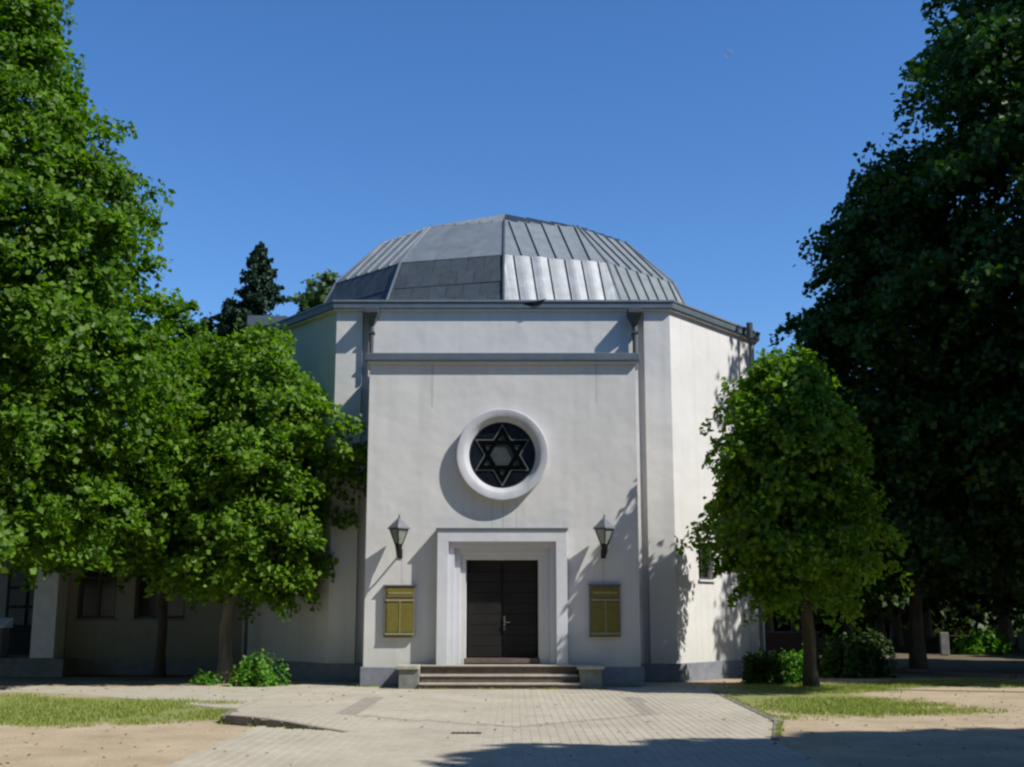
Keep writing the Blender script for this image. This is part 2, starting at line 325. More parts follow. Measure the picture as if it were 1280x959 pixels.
# bed of the court: a fine sheet following plaza_z, with its skirt
def build_paving():
    b = MB(); st = .25
    xs = np.arange(-5, 4.51, st); ys = np.arange(4, 28.3, st)
    for x in xs:
        for y in ys:
            if inside(x+st/2, y+st/2, PLAZA):
                z = lambda a, c: plaza_z(a, c) - .004
                b.add([(x,y,z(x,y)),(x+st,y,z(x+st,y)),(x+st,y+st,z(x+st,y+st)),(x,y+st,z(x,y+st))], [(0,1,2,3)])
    pv = tag(b.build('paving', M['joint']), kind='structure')
    bands = [((-2.61,23.1),(-2.6,19.2)), ((-2.6,19.2),(0.06,17.25)), ((0.06,17.25),(2.14,19.4)), ((2.14,19.4),(2.2,23.1))]
    def dist(x, y):
        best = 9
        for k, ((ax,ay),(bx,by)) in enumerate(bands):
            dx, dy = bx-ax, by-ay; t = min(1, max(0, ((x-ax)*dx+(y-ay)*dy)/(dx*dx+dy*dy)))
            best = min(best, math.hypot(x-ax-t*dx, y-ay-t*dy) - (.06 if k in (0,3) else .0))
        return best
    w, l, gap = .12, .24, .004
    cell = []
    for i, x in enumerate(np.arange(-4.8, 4.2, w)):
        for y in np.arange(5, 28.2, l):
            yy = y + (l/2 if i % 2 else 0); xx = x + w/2
            if inside(xx, yy, PLAZA) and not (26.25 < yy and abs(xx-X0) < 3.1) and not (25.5 < yy and -2.5 < xx-X0 < 2.3): cell.append((yy, xx))
    kerb_lines = [((-2.2,16.46),(-4.11,17.86)), ((-4.11,17.86),(-4.55,20.4)), ((3.3,15.6),(3.87,18.12)), ((3.87,18.12),(4.08,25.1))]
    def clear(x, y):
        for (ax,ay),(bx,by) in kerb_lines:
            dx, dy = bx-ax, by-ay; t = min(1, max(0, ((x-ax)*dx+(y-ay)*dy)/(dx*dx+dy*dy)))
            if math.hypot(x-ax-t*dx, y-ay-t*dy) < .15 and t < .999: return False
        return True
    cell = [c for c in cell if clear(c[1], c[0])]
    cell.sort()
    vis = [c for c in cell if c[0] > 12.95 and abs(c[1])/c[0] < .427]
    near = set(vis[:300])
    def brick(mb, x, y, z0, h=.05):
        a, c = w/2-gap/2, l/2-gap/2; e = .002
        mb.add([(x-a,y-c,z0-h),(x+a,y-c,z0-h),(x+a,y+c,z0-h),(x-a,y+c,z0-h),(x-a,y-c,z0-e),(x+a,y-c,z0-e),(x+a,y+c,z0-e),(x-a,y+c,z0-e),
                (x-a+e,y-c+e,z0),(x+a-e,y-c+e,z0),(x+a-e,y+c-e,z0),(x-a+e,y+c-e,z0)],
               [(0,1,5,4),(1,2,6,5),(2,3,7,6),(3,0,4,7),(4,5,9,8),(5,6,10,9),(6,7,11,10),(7,4,8,11),(8,9,10,11)])
    one = MB(); brick(one, 0, 0, 0); me = one.mesh('paver', M['paver'])
    rest, dark = MB(), MB()
    for y, x in cell:
        z = plaza_z(x, y) + random.uniform(-.0015, .0015)
        if (y, x) in near:
            o = link('paver', me, pv, (x, y, z)); o.rotation_euler = (random.uniform(-.008,.008), random.uniform(-.008,.008), 0)
        else: brick(dark if dist(x, y) < .1 else rest, x, y, z)
    tag(rest.build('paver_field', M['paver'], pv), kind='stuff'); tag(dark.build('border_paver_row', M['paver_dark'], pv), kind='stuff')
    # kerb stones along the raised left front edge and the right edge
    kerbs = [((-2.2,16.46),(-4.11,17.86)), ((-4.11,17.86),(-4.55,20.4)), ((3.3,15.6),(3.87,18.12)), ((3.87,18.12),(4.08,25.1))]
    for (a, c) in kerbs:
        n = max(2, round(math.dist(a, c)/.6)); ang = math.atan2(c[1]-a[1], c[0]-a[0])
        for k in range(n):
            t0, t1 = k/n, (k+1)/n-.012
            p, q = [Vector((a[0]+(c[0]-a[0])*t, a[1]+(c[1]-a[1])*t)) for t in (t0, t1)]
            d = (q-p).normalized(); nn = Vector((-d.y, d.x))*.045
            zs = [plaza_z(p.x, p.y)+.006+random.uniform(0,.004), plaza_z(q.x, q.y)+.006+random.uniform(0,.004)]
            vs = [(v.x, v.y, -.1) for v in (p-nn, q-nn, q+nn, p+nn)] + [(v.x, v.y, z) for v, z in ((p-nn, zs[0]), (q-nn, zs[1]), (q+nn, zs[1]), (p+nn, zs[0]))]
            MB().add(vs, [(4,5,6,7),(0,1,5,4),(1,2,6,5),(2,3,7,6),(3,0,4,7)]).build('kerb_stone', M['soil'], pv)
    dr = MB().box(-.8,-.4,16.3,16.42,.0,.02)
    for k in range(6): dr.box(-.78+k*.062,-.755+k*.062,16.31,16.41,.02,.026)
    tag(dr.build('drain_grate', M['black']), 'small dark drain grate set in the pale paving', 'drain')
build_paving()
p = MB()
edge_lo = [(-4.6,20.5),(-6.4,22.4),(-8.5,24.2),(-11,25.2),(-20,26.4)]; edge_hi = [(-4.6,27.3),(-6.4,26.9),(-8.5,26.6),(-11,27),(-20,28.2)]
for i in range(4):
    p.add([(*edge_lo[i],.004),(*edge_hi[i],.004),(*edge_hi[i+1],.004),(*edge_lo[i+1],.004)], [(0,1,2,3)])
tag(p.build('path', M['pathmat']), kind='structure')
# ---------------------------------------------------------------- the domed hall
hall = empty('domed_hall', (X0, 28.4, 0), 'pale octagonal hall with a faceted grey metal dome and a star window over its door', 'building')
def H(mb, name, mat, parent=None, **kw):        # part of the hall, given in axis coordinates (x from the axis, y and z true)
    o = mb.build(name, mat, parent or hall, **kw)
    o.location = (0, -28.4, 0) if (parent is None or parent is hall) else (0, 0, 0)
    return o
ZP, ZE = .42, 8.82
half = [(6.78, 42.6), (6.78, 31.8), (4.05, 28.4), (3.42, 28.4), (3.42, 28.58), (3.26, 28.58), (3.26, 28.4)]
plan = [(-x, y) for x, y in half] + [(x, y) for x, y in reversed(half)]    # left rear -> front -> right rear, outside on the right-hand side
w = MB()
ch_len = math.hypot(2.73, 3.4)
win_h = (1.05, 1.75, 2.36, 3.25)
for i in range(len(plan)-1):
    a, b = plan[i], plan[i+1]
    holes = [win_h] if abs(a[0]-4.05) < .01 and abs(b[0]-6.78) < .01 else []
    w.panel(a, b, ZP-.02, ZE, holes, .22)
w.panel(plan[-1], plan[0], ZP-.02, ZE)
H(w, 'wall', M['stucco'])
# plinth, proud of the wall
out = lambda pts, k: [(x*(1+k/6.5), y-k if y < 35 else y+k) for x, y in pts]
pl = [(-6.84,42.65),(-6.84,31.78),(-4.09,28.34),(4.09,28.34),(6.84,31.78),(6.84,42.65)]
H(MB().prism(pl, -.1, ZP), 'plinth', M['plinth'], bevel=.015)
# eave band and flat roof
ev = [(-6.93,42.75),(-6.93,31.75),(-4.13,28.27),(4.13,28.27),(6.93,31.75),(6.93,42.75)]
ev2 = [(-6.88,42.7),(-6.88,31.77),(-4.1,28.32),(4.1,28.32),(6.88,31.77),(6.88,42.7)]
ep = MB().prism(ev, 8.83, 9.0); H(ep, 'eave_fascia', M['flash'], bevel=.01)
H(MB().prism(ev2, 8.79, 8.828), 'soffit_board', M['white'])
def shrink(pts, c, k): return [(c[0]+(x-c[0])*k, c[1]+(y-c[1])*k) for x, y in pts]
rf = MB(); rf.prism(shrink(ev, (0, 35.5), .985), 9.0, 9.03); H(rf, 'roof', M['zinc'])
lip = MB()
for i in range(len(ev)-1):
    a, b = Vector(ev[i]), Vector(ev[i+1]); d = (b-a).normalized(); n = Vector((d.y,-d.x))*.025
    lip.add([(*(a-n),8.99),(*(b-n),8.99),(*(b+n),8.99),(*(a+n),8.99),(*(a-n),9.035),(*(b-n),9.035),(*(b+n),9.035),(*(a+n),9.035)], [(0,1,5,4),(1,2,6,5),(2,3,7,6),(3,0,4,7),(4,5,6,7),(3,2,1,0)])
H(lip, 'eave_lip', M['zinc'])
# a torn bit of flashing over the middle of the eave
H(MB().add([(.45,28.26,8.93),(.75,28.2,8.98),(1.05,28.22,9.06),(.9,28.25,8.92),(.7,28.24,8.86)], [(0,1,2,3,4)]), 'torn_flashing', M['black'])
# portal block
ZB = 7.15
pb = MB()
pb.panel((-3.0,28.42),(-3.0,26.6), ZP-.02, ZB); pb.panel((-3.0,26.6),(3.0,26.6), ZP-.02, ZB, [(3-.8,3+.8,.5,2.72)], .4); pb.panel((3.0,26.6),(3.0,28.42), ZP-.02, ZB)
H(pb, 'portal_wall', M['stucco'])
H(MB().prism([(-3.06,28.3),(-3.06,26.54),(3.06,26.54),(3.06,28.3)], -.1, ZP), 'portal_plinth', M['plinth'], bevel=.015)
led = MB().prism([(-3.1,28.39),(-3.1,26.46),(3.1,26.46),(3.1,28.39)], 7.16, 7.33); H(led, 'portal_cornice', M['flash'], bevel=.012)
H(MB().prism([(-3.05,28.38),(-3.05,26.52),(3.05,26.52),(3.05,28.38)], 7.10, 7.158), 'cornice_soffit', M['trim'])
# round window
RC = 5.02
ring = MB().lathe_y([(1.02,.0),(1.02,-.185),(1.005,-.2),(.86,-.2),(.845,-.19),(.715,-.03),(.715,.0)], 0, 26.6, RC, 72)
ro = H(ring, 'window_surround', M['ring'], smooth=True); ro.data.set_sharp_from_angle(angle=R(35))
rw = H(MB().slab_xz([(.73*math.cos(t), RC+.73*math.sin(t)) for t in np.linspace(0, 2*math.pi, 48, endpoint=False)], 26.572, 26.59), 'round_window', M['glass_blue'])
def hexa(Rr, y0=26.56, y1=26.57, off=0):
    return [(Rr*math.sin(k*math.pi/3+off), RC+Rr*math.cos(k*math.pi/3+off)) for k in range(6)]
def S(mb, name, mat): o = mb.build(name, mat, rw); return o
S(MB().slab_xz(hexa(.62/math.sqrt(3)-.02, off=math.pi/6), 26.558, 26.57), 'centre_pane', M['glass_teal'])
for k in range(6):        # the six small triangles of the star
    t = k*math.pi/3; c = .62*2/3
    S(MB().slab_xz([(c*math.sin(t)+.17*math.sin(t+q), RC+c*math.cos(t)+.17*math.cos(t+q)) for q in (0, 2*math.pi/3, -2*math.pi/3)], 26.558, 26.57), 'star_pane', M['glass_teal'])
for k in range(6):        # the panes round the star
    a0 = k*math.pi/3; pts = []
    for t in np.linspace(a0+.10, a0+math.pi/3-.10, 6): pts.append((.705*math.sin(t), RC+.705*math.cos(t)))
    tm = a0+math.pi/6; pts += [(.42*math.sin(tm), RC+.42*math.cos(tm))]
    S(MB().slab_xz(pts, 26.56, 26.57), 'outer_pane', M['glass_blue'])
def star_outline(Rr):
    out = []
    for k in range(6):
        t = k*math.pi/3; out.append((Rr*math.sin(t), RC+Rr*math.cos(t)))
        r2 = Rr/math.sqrt(3); out.append((r2*math.sin(t+math.pi/6), RC+r2*math.cos(t+math.pi/6)))
    return out
S(MB().band(star_outline(.70), star_outline(.655), 26.54, 26.565), 'star_outline', M['lead'])
for off in (0, math.pi):
    tri = lambda r: [(r*math.sin(off+q), RC+r*math.cos(off+q)) for q in (0, 2*math.pi/3, 4*math.pi/3)]
    S(MB().band(tri(.63), tri(.63-.16), 26.53 if off else 26.525, 26.56), 'star_bar', M['star'])
S(MB().lathe_y([(.735,0),(.735,-.04),(.70,-.04),(.70,0)], 0, 26.575, RC, 48), 'window_frame', M['black'])
# stepped door surround
fr = MB()
def U(x, zt): return [(-x,.46),(-x,zt),(x,zt),(x,.46)]
steps = [(1.41,3.35,26.6,None),(1.41,3.35,26.27,None)]
lev = [(1.41,3.35),(1.17,3.09),(1.04,2.965),(.915,2.84),(.79,2.715)]
yy = [26.31,26.43,26.55,26.69]
def ubar(x0, z0, x1, z1, y0, y1):       # an inverted U: outer x0,z0 ; inner x1,z1
    fr.box(-x0,-x1,y0,y1,.47,z1); fr.box(x1,x0,y0,y1,.47,z1); fr.box(-x0,x0,y0,y1,z1,z0)
for k in range(4):
    ubar(lev[k][0]-(.0 if k == 0 else 0), lev[k][1], lev[k+1][0], lev[k+1][1], yy[k], yy[k]+.4 if k else 26.598)
surround = H(fr, 'door_surround', M['trim'], bevel=.006)
H(MB().box(-1.44,1.44,26.28,26.6,3.352,3.385), 'surround_cap', M['flash'])
H(MB().box(-.82,.82,26.6,26.95,.47,.60), 'threshold', M['riser'])
for s in (-1, 1):
    a, b = (-.785, -.006) if s < 0 else (.006, .785)
    lf = H(MB().box(a, b, 26.90, 26.93, .6, 2.72), 'door_leaf', M['door'])
    nb = 9
    for k in range(nb):
        z0 = .62+k*(2.08/nb); MB().box(a+.04, b-.04, 26.87, 26.899, z0+.004, z0+2.08/nb-.004).build('door_board', M['door'], lf, bevel=.004)
    if s > 0:
        hb = MB().box(.03,.07,26.845,26.869,1.2,1.5).tube([(.05,26.85,1.36),(.05,26.80,1.36),(.17,26.80,1.36)], .012)
        hb.build('door_handle', M['brass'], lf)
# hoppers and downpipes at the corners of the portal block
for s in (-1, 1):
    x = s*3.18
    hp = MB(); 
    top = [(x-.17,28.0),(x+.17,28.0),(x+.17,28.398),(x-.17,28.398)]; bot = [(x-.06,28.2),(x+.06,28.2),(x+.06,28.34),(x-.06,28.34)]
    hp.prism(top, 8.66, 8.785)
    hp.add([(*q, 8.66) for q in top]+[(*q, 8.40) for q in bot], [(0,4,5,1),(1,5,6,2),(2,6,7,3),(3,7,4,0),(4,7,6,5)])
    H(hp, 'rain_hopper', M['pipe'], bevel=.006)
    pp = MB().tube([(x,28.27,8.42),(x,28.27,7.3)], .055, 12)
    for z in (8.2, 7.6): pp.box(x-.075,x+.075,28.2,28.4,z,z+.04)
    H(pp, 'downpipe', M['pipe'])
for s in (-1, 1):       # pipes at the outer corners
    x, y = s*6.42, 31.05
    nx, ny = s*.78, -.63
    pp = MB().tube([(x+nx*.12, y+ny*.12, 8.85), (x+nx*.12, y+ny*.12, .2)], .05, 12)
    pp.tube([(x+nx*.12, y+ny*.12, 9.12), (x+nx*.12, y+ny*.12, 8.7)], .085, 12)
    for z in (1.5, 3.4, 5.3, 7.2): pp.tube([(x+nx*.2, y+ny*.2, z), (x, y, z)], .03, 8)
    H(pp, 'downpipe', M['pipe'])
# little window in the right-hand canted wall
d2 = Vector((2.73, 3.4)).normalized(); n2 = Vector((d2.y, -d2.x)); base = Vector((4.05, 28.4))
def canted(u0, u1, k0, k1, z0, z1):
    q = [base+d2*u-n2*k for u, k in ((u0,k0),(u1,k0),(u1,k1),(u0,k1))]
    return MB().prism([(v.x, v.y) for v in q], z0, z1)
cw = H(canted(win_h[0]-.01, win_h[1]+.01, .17, .2, win_h[2]-.01, win_h[3]+.01), 'side_window', M['glass'])
for u0, u1, z0, z1 in ((win_h[0],win_h[0]+.06,win_h[2],win_h[3]),(win_h[1]-.06,win_h[1],win_h[2],win_h[3]),(win_h[0]+.06,win_h[1]-.06,win_h[2],win_h[2]+.06),(win_h[0]+.06,win_h[1]-.06,win_h[3]-.06,win_h[3]),((win_h[0]+win_h[1])/2-.025,(win_h[0]+win_h[1])/2+.025,win_h[2]+.06,win_h[3]-.06)):
    canted(u0, u1, .12, .168, z0, z1).build('window_frame', M['frame'], cw)
canted(win_h[0]-.04, win_h[1]+.04, -.06, .16, win_h[2]-.05, win_h[2]-.005).build('window_sill', M['trim'], cw)

# dome: twelve facets, four bands of sheets
DY = 35.5
dome = H(MB().prism([(6.15*math.sin(k*math.pi/6), 6.15*-math.cos(k*math.pi/6)) for k in range(12)], 0, .1), 'dome', M['slate'])
dome.location = (0, DY-28.4, 9.03)
rings = [(6.26, 9.08), (5.47, 10.70), (4.09, 12.07), (0.0, 13.62)]
def clip(poly, axis, val, keep_greater):
    out = []
    for i in range(len(poly)):
        a, b = poly[i], poly[(i+1)%len(poly)]
        ia = (a[axis] >= val) == keep_greater or abs(a[axis]-val) < 1e-9; ib = (b[axis] >= val) == keep_greater or abs(b[axis]-val) < 1e-9
        if ia: out.append(a)
        if ia != ib:
            t = (val-a[axis])/(b[axis]-a[axis]); out.append((a[0]+(b[0]-a[0])*t, a[1]+(b[1]-a[1])*t))
    return out
def facet_frame(i):
    (r0, z0), (r1, z1) = rings[i], rings[i+1]
    c = math.cos(math.pi/12); a0, a1 = r0*c, r1*c
    L = math.hypot(a0-a1, z1-z0); up = Vector((0, a0-a1, z1-z0)).normalized()       # facet faces -y before turning
    nrm = Vector((1,0,0)).cross(up).normalized(); 
    return Vector((0,-a0,z0-9.03)), up, nrm, r0*math.sin(math.pi/12), r1*math.sin(math.pi/12), L
def sheet(i, x0, x1, v0, v1, thick=.025, seam=True, bulge=0, gap=.006):
    o, up, nrm, wb, wt, L = facet_frame(i)
    trap = [(-wb,0),(wb,0),(wt,L),(-wt,L)] if wt > .01 else [(-wb,0),(wb,0),(0,L)]
    def area(p): return abs(sum(p[k][0]*p[(k+1)%len(p)][1]-p[(k+1)%len(p)][0]*p[k][1] for k in range(len(p))))/2
    q = clip(clip(clip(clip(trap, 0, x0+gap, True), 0, x1-gap, False), 1, v0, True), 1, v1-gap, False) 
    q = [p for k, p in enumerate(q) if math.dist(p, q[k-1]) > 1e-5]
    if len(q) < 3 or area(q) < .004: return None
    P = lambda p, h: o + Vector((1,0,0))*p[0] + up*p[1] + nrm*h
    mb = MB(); n = len(q)
    if bulge:
        cut = [x0+gap+(x1-x0-2*gap)*k/6 for k in range(7)]
        for k in range(6):
            s = clip(clip(q, 0, cut[k], True), 0, cut[k+1], False)
            if len(s) < 3: continue
            h = lambda p: thick + bulge*math.sin(math.pi*min(1,max(0,(p[0]-x0)/(x1-x0))))*(.6+.4*math.sin(3.1*p[1]+x0*5))
            mb.add([P(p, h(p)) for p in s], [tuple(range(len(s)))])
        mb.add([P(p, -.02) for p in q]+[P(p, thick) for p in q], [(k,(k+1)%n,n+(k+1)%n,n+k) for k in range(n)])
    else:
        mb.add([P(p, -.02) for p in q]+[P(p, thick+random.uniform(-.003,.003)) for p in q], [(k,(k+1)%n,n+(k+1)%n,n+k) for k in range(n)]+[tuple(range(n,2*n))])
    if seam:
        s = clip(clip(q, 0, x0+gap, True), 0, x0+gap+.022, False)
        if len(s) >= 3:
            m_ = len(s); hs = thick+.05
            mb.add([P(p, thick-.01) for p in s]+[P(p, hs) for p in s], [(k,(k+1)%m_,m_+(k+1)%m_,m_+k) for k in range(m_)]+[tuple(range(m_,2*m_))])
    return mb
def lay(i, kind):
    o, up, nrm, wb, wt, L = facet_frame(i); out = []
    if kind == 'seamed':
        n = 7 if i == 0 else 6
        for k in range(n):
            x0 = -wb+2*wb*k/n; out.append(sheet(i, x0, x0+2*wb/n, 0, L))
    elif kind == 'bulged':
        n = 7
        for k in range(n):
            x0 = -wb+2*wb*k/n; out.append(sheet(i, x0, x0+2*wb/n, 0, L, bulge=.05))
    elif kind == 'plain':
        n = 3
        for k in range(n):
            x0 = -wb+2*wb*k/n; out.append(sheet(i, x0, x0+2*wb/n, 0, L, seam=False, gap=.003))
    else:   # shingled: short sheets in staggered courses, each course lapping the one below
        rows, n = 4, 7; wd = 2*wb/n
        for r in range(rows):
            for k in range(-1, n):
                x0 = -wb+wd*k+(wd/2 if r % 2 else 0)
                out.append(sheet(i, x0, x0+wd, L*r/rows, L*(r+1)/rows, thick=.012+.012*(r % 2 == 0), seam=False))
    return [m for m in out if m]
# facet k spans angles 30k .. 30(k+1) degrees to the right of the front hip; -1 is just left of it
meshes = {}
def facet_meshes(i, kind, mat):
    key = (i, kind, mat)
    if key not in meshes: meshes[key] = [m.mesh('roof_sheet', M[mat]) for m in lay(i, kind)]
    return meshes[key]
for k in range(-6, 6):
    for i in range(3):
        if i == 0: kind, mat = ('bulged', 'zinc_new') if k == 0 else ('shingled', 'slate') if k < 0 else ('seamed', 'zinc')
        elif i == 1: kind, mat = ('plain', 'zinc') if k == -1 else ('seamed', 'zinc')
        else: kind, mat = 'seamed', 'zinc'
        for me in facet_meshes(i, kind, mat):
            s = link('roof_sheet', me, dome); s.rotation_euler = (0, 0, R(30*k+15))
for k in range(12):
    t = k*math.pi/6
    MB().tube([(r*1.006*math.sin(t), -r*1.006*math.cos(t), z-9.03+.02) for r, z in rings], [.035,.035,.035,.02], 6).build('hip_ridge', M['pipe' if k in (0,) else 'flash' if k > 6 else 'zinc'], dome)

# ---------------------------------------------------------------- entrance steps
st = empty('entrance_steps', (X0, 26.2, 0), 'three broad stone steps with square cheek walls in front of the door', 'steps')
def E_(mb, name, mat, **kw): o = mb.build(name, mat, st, **kw); o.location = (0, -26.2, 0); return o
E_(MB().box(-1.72,1.62,26.22,26.53,.44,.475), 'landing_slab', M['step'], bevel=.008)
for k in range(3):
    y0 = 26.25-.28*k; z1 = .44-.157*k
    y1 = 26.53 if k == 0 else y0+.279
    E_(MB().box(-1.715,1.615,y0+.03,y1,-.05,z1-.04 if k else z1-.002), 'step_riser', M['riser'])
    if k: E_(MB().box(-1.73,1.63,y0,y1+.02,z1-.038,z1), 'step_tread', M['step'], bevel=.008)
for a, b in ((-2.16,-1.735), (1.635,2.10)):
    E_(MB().box(a,b,25.80,26.535,-.05,.40), 'cheek_wall', M['cheek'], bevel=.015)
    E_(MB().box(a-.05,b+.0 if a < 0 else b+.05,25.75,26.54,.402,.478), 'cheek_slab', M['step'], bevel=.01)

# ---------------------------------------------------------------- lanterns and notice boards
def make_lantern():
    r = empty('wall_lantern', (X0-2.24, 26.6, 2.78))
    c = Vector((0, -.40, 0))
    sq = lambda h, z: [(c.x+h*math.cos(a), c.y+h*math.sin(a), z) for a in [math.pi/4+math.pi/4*0+k*math.pi/2-math.pi/4 for k in range(4)]]
    b, t = sq(.245, .60), [(c.x, c.y, .84)]
    MB().add(b+t+sq(.245, .575), [(0,1,4),(1,2,4),(2,3,4),(3,0,4),(5,6,1,0),(6,7,2,1),(7,8,3,2),(8,5,0,3),(8,7,6,5)]).build('lantern_roof', M['lamproof'], r)
    MB().tube([(c.x,c.y,.82),(c.x,c.y,.90)], [.02,.006], 8).build('finial', M['black'], r)
    lo, hi = sq(.075, .24), sq(.20, .575)
    MB().add(lo+hi, [(0,1,5,4),(1,2,6,5),(2,3,7,6),(3,0,4,7),(3,2,1,0)]).build('lamp_glass', M['lampglass'], r)
    for k in range(4): MB().tube([Vector(lo[k])*1.0, Vector(hi[k])], .014, 6).build('glazing_bar', M['black'], r)
    cg = MB()
    for k in range(4): cg.tube([hi[k], hi[(k+1)%4]], .014, 6)
    cg.build('top_rim', M['black'], r)
    MB().tube([(c.x,c.y,.25),(c.x,c.y,.16),(c.x,c.y,.08),(c.x,c.y,.0)], [.085,.07,.055,.035], 10).build('lamp_holder', M['black'], r)
    MB().tube([(c.x,c.y,.06),(c.x,-.25,.03),(c.x,-.06,.05),(c.x,.0,.06)], .022, 8).build('wall_arm', M['black'], r)
    MB().box(-.05,.05,-.02,.0,-.04,.16).build('wall_plate', M['black'], r)
    return r
la = make_lantern(); lb = copy_tree(la); lb.location.x = X0+2.22
tag(la, 'black wall lantern with a tin roof beside the sunlit notice board', 'lantern', 'lanterns either side of the door')
tag(lb, 'black wall lantern with a tin roof above the notice board in tree shade', 'lantern', 'lanterns either side of the door')
def make_board():
    r = empty('notice_board', (X0-2.23, 26.6, 1.04))
    MB().box(-.335,.335,-.10,.0,0,1.10).build('backboard', M['board'], r, bevel=.008)
    MB().box(-.27,.30,-.115,-.101,.86,1.05).build('header_panel', M['ochre'], r)
    MB().box(-.25,.28,-.122,-.116,.93,.965).build('header_line', M['ochre_pale'], r)
    for x0, x1 in ((-.27,.0),(.03,.30)): MB().box(x0,x1,-.115,-.101,.12,.74).build('text_panel', M['ochre'], r)
    MB().box(-.29,.31,-.125,-.101,.775,.815).build('rail', M['ochre_pale'], r)
    MB().box(.004,.026,-.125,-.101,.10,.775).build('rail', M['ochre_pale'], r)
    MB().box(-.30,.31,-.125,-.101,.06,.10).build('rail', M['ochre_pale'], r)
    MB().box(-.36,.36,-.13,.0,1.102,1.125).build('top_cap', M['board'], r)
    return r
na = make_board(); nb = copy_tree(na); nb.location.x = X0+2.23; nb.location.z = 1.05
tag(na, 'ochre double notice board in the sun, with the door surround\'s shadow at its edge', 'notice board', 'notice boards either side of the door')
tag(nb, 'dim ochre double notice board standing wholly in tree shade', 'notice board', 'notice boards either side of the door')

# ---------------------------------------------------------------- annex on the left, rear building, low wall
an = empty('annex_wing', (-9.5, 31.8, 0), 'low plastered side wing with two dark windows under the trees', 'building')
def A_(mb, name, mat, parent=None, **kw):
    o = mb.build(name, mat, parent or an, **kw); o.location = (9.5, -31.8, 0) if parent is None else (0, 0, 0); return o
wz0, wz1 = 1.42, 3.05
wins = [(-11.33,-10.33),(-9.84,-8.52)]
aw = MB().panel((-11.57,31.8),(-6.95,31.8), .42, 4.3, [(a+11.57, b+11.57, wz0, wz1) for a, b in wins], .22)
aw.panel((-20,33.6),(-11.9,33.6), .42, 4.3); aw.panel((-6.9,38),(-20,38), 0, 4.3); aw.panel((-20,38),(-20,33.6), 0, 4.3); aw.panel((-11.9,33.6),(-11.9,31.9), .42, 4.3)
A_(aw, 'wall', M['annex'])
A_(MB().box(-11.57,-6.9,31.74,32.2,-.1,.42), 'plinth', M['plinth'])
A_(MB().box(-20,-11.2,30.7,33.7,-.1,.44), 'porch_floor', M['cheek'])
A_(MB().box(-12.2,-11.6,31.1,31.9,.44,4.3), 'porch_pier', M['white'], bevel=.01)
A_(MB().add([(-20.4,30.6,4.3),(-6.95,30.9,4.3),(-6.95,38.3,4.3),(-20.4,38.3,4.3),(-20.4,34.5,5.6),(-6.95,34.5,5.6)], [(0,1,5,4),(2,3,4,5),(0,4,3),(3,2,1,0)]), 'roof', M['slate'])
for a, b in wins:
    wi = A_(MB().box(a-.01,b+.01,31.98,32.0,wz0-.01,wz1+.01), 'window', M['glass'])
    m = (a+b)/2
    for x0, x1, z0, z1 in ((a,a+.07,wz0,wz1),(b-.07,b,wz0,wz1),(a+.07,b-.07,wz0,wz0+.07),(a+.07,b-.07,wz1-.07,wz1),(m-.035,m+.035,wz0+.07,wz1-.07)):
        A_(MB().box(x0,x1,31.93,31.978,z0,z1), 'window_frame', M['frame'], wi)
    A_(MB().box(a+.09,m-.05,31.935,31.975,2.45,2.50), 'glazing_bar', M['frame'], wi); A_(MB().box(m+.05,b-.09,31.935,31.975,2.45,2.50), 'glazing_bar', M['frame'], wi)
    A_(MB().box(a-.06,b+.06,31.72,31.97,wz0-.06,wz0-.005), 'window_sill', M['plinth'], wi)
dr = A_(MB().box(-13.9,-12.7,33.52,33.58,.44,2.9), 'porch_door', M['door'])
for r_ in range(3):
    for c_ in range(2):
        x = -13.8+c_*.55; z = 1.25+r_*.52
        A_(MB().box(x,x+.45,33.48,33.518,z,z+.44), 'door_pane', M['glass_teal'], dr)
bn = empty('lidded_box', (-13.35, 31.6, .44), 'pale sloping lidded box at the porch by the picture edge', 'box')
MB().box(-.3,.3,-.25,.25,0,.75).build('bin_body', M['stone'], bn, bevel=.01)
MB().add([(-.34,-.3,.75),(.34,-.3,.75),(.34,.3,.75),(-.34,.3,.75),(-.34,-.3,.80),(.34,-.3,.80),(.34,.3,1.0),(-.34,.3,1.0)], [(0,1,5,4),(1,2,6,5),(2,3,7,6),(3,0,4,7),(4,5,6,7),(3,2,1,0)]).build('lid', M['white'], bn)
rb = empty('rear_building', (-9.9, 42, 0), 'small white block with a dark flat top showing over the left eave', 'building')
MB().box(1.0,2.1,-2,1,0,11.2).build('wall', M['stucco'], rb)
MB().box(.85,2.22,-2.15,1.15,11.2,11.55).build('roof', M['flash'], rb, bevel=.02)
lw = tag(MB().box(6.95,9.0,36,36.3,-.05,.98).build('low_wall', M['brickdark']), 'low dark garden wall with a pale coping behind the hall', 'wall')
MB().box(6.9,9.05,35.95,36.35,.985,1.03).build('coping', M['stone'], lw)
